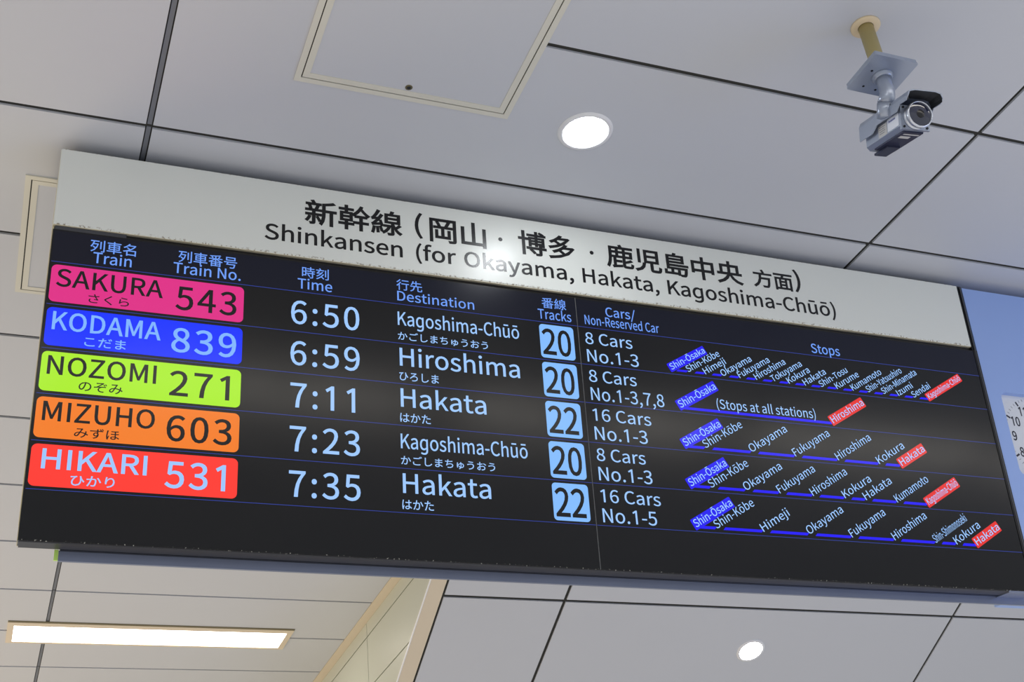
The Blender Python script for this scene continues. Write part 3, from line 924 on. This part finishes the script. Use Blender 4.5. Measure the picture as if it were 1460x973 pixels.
cx, cy = 2.068, 1.957
cctv = thing('security_camera', 'silver security camera hanging from the ceiling on a tan pole', 'security camera', (cx, cy, Z))
MB().lathe([(.0415, 0), (.0415, -.004), (.040, -.006), (.022, -.0065)], 40, True, False).build('ceiling_flange', M_flange, cctv)
MB().lathe([(.0212, -.004), (.0212, -.135), (.0235, -.136), (.0235, -.166)], 32).build('pole', M_pole, cctv)
PZ = -.190
hh = .068
plate = MB()
r_ = rounded(-hh, hh, -hh, hh, .004, 3)
plate.prism(r_, PZ + .004, PZ + .015)
plate.prism(rounded(-hh - .0015, hh + .0015, -hh - .0015, hh + .0015, .005, 3), PZ, PZ + .0045)
# shallow raised boss merging into the arm
plate_o = plate.build('mounting_plate', M_silver, cctv)
Mx = Matrix.Translation((0, 0, PZ))
boss = MB().lathe([(.030, 0.001), (.0285, -.004), (.0255, -.009), (.0235, -.012)], 36, True, True, Mx).build('plate_boss', M_silver, plate_o)
for sx, sy in ((-.042, -.012), (.012, .05), (.046, .02), (-.03, .046)):
    o = MB().lathe([(.0035, .001), (.0035, -.0008)], 14).build('screw', M_screw, plate_o)
    o.location = (sx, sy, PZ)
arm = MB().tube([(0, 0, PZ - .008), (0, 0, PZ - .03), (0, 0, PZ - .055), (-.002, .006, PZ - .072), (-.005, .016, PZ - .086)],
                [.0205, .0200, .0205, .0215, .0215], 28).build('arm', M_silver, cctv)
knuckle = MB().tube([(-.005, .016, PZ - .087), (-.006, .024, PZ - .102), (-.004, .034, PZ - .120)], [.0222, .0205, .0205], 28).build('knuckle', M_silver, cctv)
o = MB().lathe([(.0035, 0), (.0035, .003), (.0015, .0032)], 12).build('screw', M_screw, knuckle)
o.location = (-.004, .002, PZ - .100)
o.rotation_euler = (R(90), 0, 0)

# body frame: local +Y is the way it looks, +Z is up, origin at the front plate centre
vr = (Vector((cx, cy, Z - .35)) - EYE).normalized()
im = right * 75 + up * 50
im = (im - vr * im.dot(vr)).normalized()
ax = -vr * math.cos(R(38)) + im * math.sin(R(38))
upw = Vector((0, 0, 1))
rx = ax.cross(upw).normalized()
uz = rx.cross(ax).normalized()
CROLL = R(0)
rot = Matrix((rx, ax, uz)).transposed() @ Matrix.Rotation(CROLL, 3, 'Y')
body = MB()
bw, bh, L = .041, .034, .185
def oct_section(y, w, h, c):
    return [(w - c, y, -h), (w, y, -h + c), (w, y, h - c * .5), (w - c * .5, y, h), (-w + c * .5, y, h), (-w, y, h - c * .5), (-w, y, -h + c), (-w + c, y, -h)]
secs = [(-L, .036, .030, .010), (-L + .008, bw, bh, .010), (-.004, bw, bh, .010), (0, bw - .003, bh - .003, .009)]
vs, fs = [], []
for y, w, h, c in secs:
    vs += oct_section(y, w, h, c)
for i in range(3):
    for k in range(8):
        j = (k + 1) % 8
        fs.append((i * 8 + k, i * 8 + j, (i + 1) * 8 + j, (i + 1) * 8 + k))
fs += [list(range(8)), list(range(24, 32))[::-1]]
body.add(vs, fs)
bo = body.build('camera_body', M_silver, cctv)
bo.rotation_euler = rot.to_euler()
sh = right * .046 + up * .010
bo.location = (sh.x, sh.y, -.35 + sh.z)


def sub(mb, name, m):
    return mb.build(name, m, bo)


# front plate with corner screws
sub(MB().box(-bw - .001, bw + .001, -.006, .001, -bh - .001, bh - .002), 'front_plate', M_silver)
for sx in (-1, 1):
    for sz in (-1, 1):
        o = sub(MB().lathe([(.0032, 0), (.0032, .0025), (.002, .003)], 12, M=Matrix.Rotation(-math.pi / 2, 4, 'X')), 'screw', M_screw)
        o.location = (sx * (bw - .007), .001, sz * (bh - .007) - .001)
Mf = Matrix.Rotation(-math.pi / 2, 4, 'X')
sub(MB().lathe([(.0355, 0), (.0355, .010), (.0325, .0105), (.0325, .016), (.0372, .0165), (.0372, .026), (.0350, .0285), (.0335, .0285), (.0335, .024)], 56, True, False, Mf), 'lens_barrel', M_silver2)
sub(MB().lathe([(.0336, .0245), (.030, .0258), (.02, .0272), (.001, .028)], 48, False, True, Mf), 'front_glass', M_glass)
sub(MB().lathe([(.012, .0274), (.011, .0281), (.001, .0284)], 32, False, True, Mf), 'lens_iris', material('iris_dark', rgb(16, 16, 20), .25))
# hood: bent sheet over top and sides, longer in front
hood = MB()
prof = [(-.050, -.006), (-.050, .036), (-.045, .048), (-.030, .052), (.030, .052), (.045, .048), (.050, .036), (.050, -.006)]
th = .0022
vs, fs = [], []
def hood_pt(i, y, off):
    x, z = prof[i]
    if i in (0, 7):
        z = .012 if y < .01 else .026
        if y < -.1:
            z = -.004
    s = 1 + off / .0475
    return (x * s, y, z + (off if 0 < i < 7 else 0))
yl = [-L - .006, -.125, -.10, -.002, .014, .056]
for off in (0, th):
    for y in yl:
        for i in range(8):
            vs.append(hood_pt(i, y - (.010 if (y > .04 and i in (0, 7)) else 0), off))
n8 = len(yl) * 8
for a in range(len(yl) - 1):
    for i in range(7):
        q = a * 8 + i
        fs.append((q, q + 1, q + 9, q + 8))
        fs.append((n8 + q, n8 + q + 8, n8 + q + 9, n8 + q + 1))
    for i in (0, 7):
        q = a * 8 + i
        fs.append((q, q + 8, n8 + q + 8, n8 + q))
for a in (0, len(yl) - 1):
    for i in range(7):
        q = a * 8 + i
        fs.append((q, q + 1, n8 + q + 1, n8 + q))
hood.add(vs, fs)
ho = sub(hood, 'hood', M_silver)
lin = MB()
vs = []
for y in (.002, .055):
    for i in range(8):
        x, _, z = hood_pt(i, y if y < .04 else .0555 - (.010 if i in (0, 7) else 0), 0)
        if i in (0, 7):
            z = .027
        vs.append((x * .985, y, z - .0004))
fs = [(i, i + 1, i + 9, i + 8) for i in range(7)]
lin.add(vs, fs)
sub(lin, 'hood_lining', M_shade)
# underside tray and bracket plate
sub(MB().box(-.030, .030, -L + .03, -.012, -bh - .004, -bh), 'underside_tray', M_under)
sub(MB().box(-.020, .016, -L + .004, -.11, -bh - .010, -bh - .004), 'cable_gland', M_under)
sub(MB().box(-.026, .020, -.030, -.024, -bh - .0046, -bh - .004), 'tray_slot', M_stick2)
sub(MB().box(-.010, .020, -.055, -.040, -bh - .0046, -bh - .004), 'tray_slot', M_stick2)
# stickers on the left side (seen from the front)
SX = -1
sub(MB().box(bw, bw + .0006, -.066, -.012, -.020, .014), 'sticker', M_stick)
sub(MB().box(bw, bw + .0006, -.112, -.070, -.022, .010), 'sticker', M_stick2)
for s, y0, y1, z0, cap in (('Panasonic', -.060, -.026, .003, 6.5),):
    o = lettering(s, M_print, bo, 0, (y1 - y0) * 1000, 0, cap, 0, .05)
    o.rotation_euler = Matrix(((0, 0, 1), (1, 0, 0), (0, 1, 0))).to_euler()
    o.location = (bw + .0009, (y0 + y1) / 2, z0 + .003)
for k in range(4):
    sub(MB().box(bw + .0006, bw + .0009, -.106, -.078 - .004 * (k % 2), .004 - k * .006, .0055 - k * .006), 'print_line', M_joint)
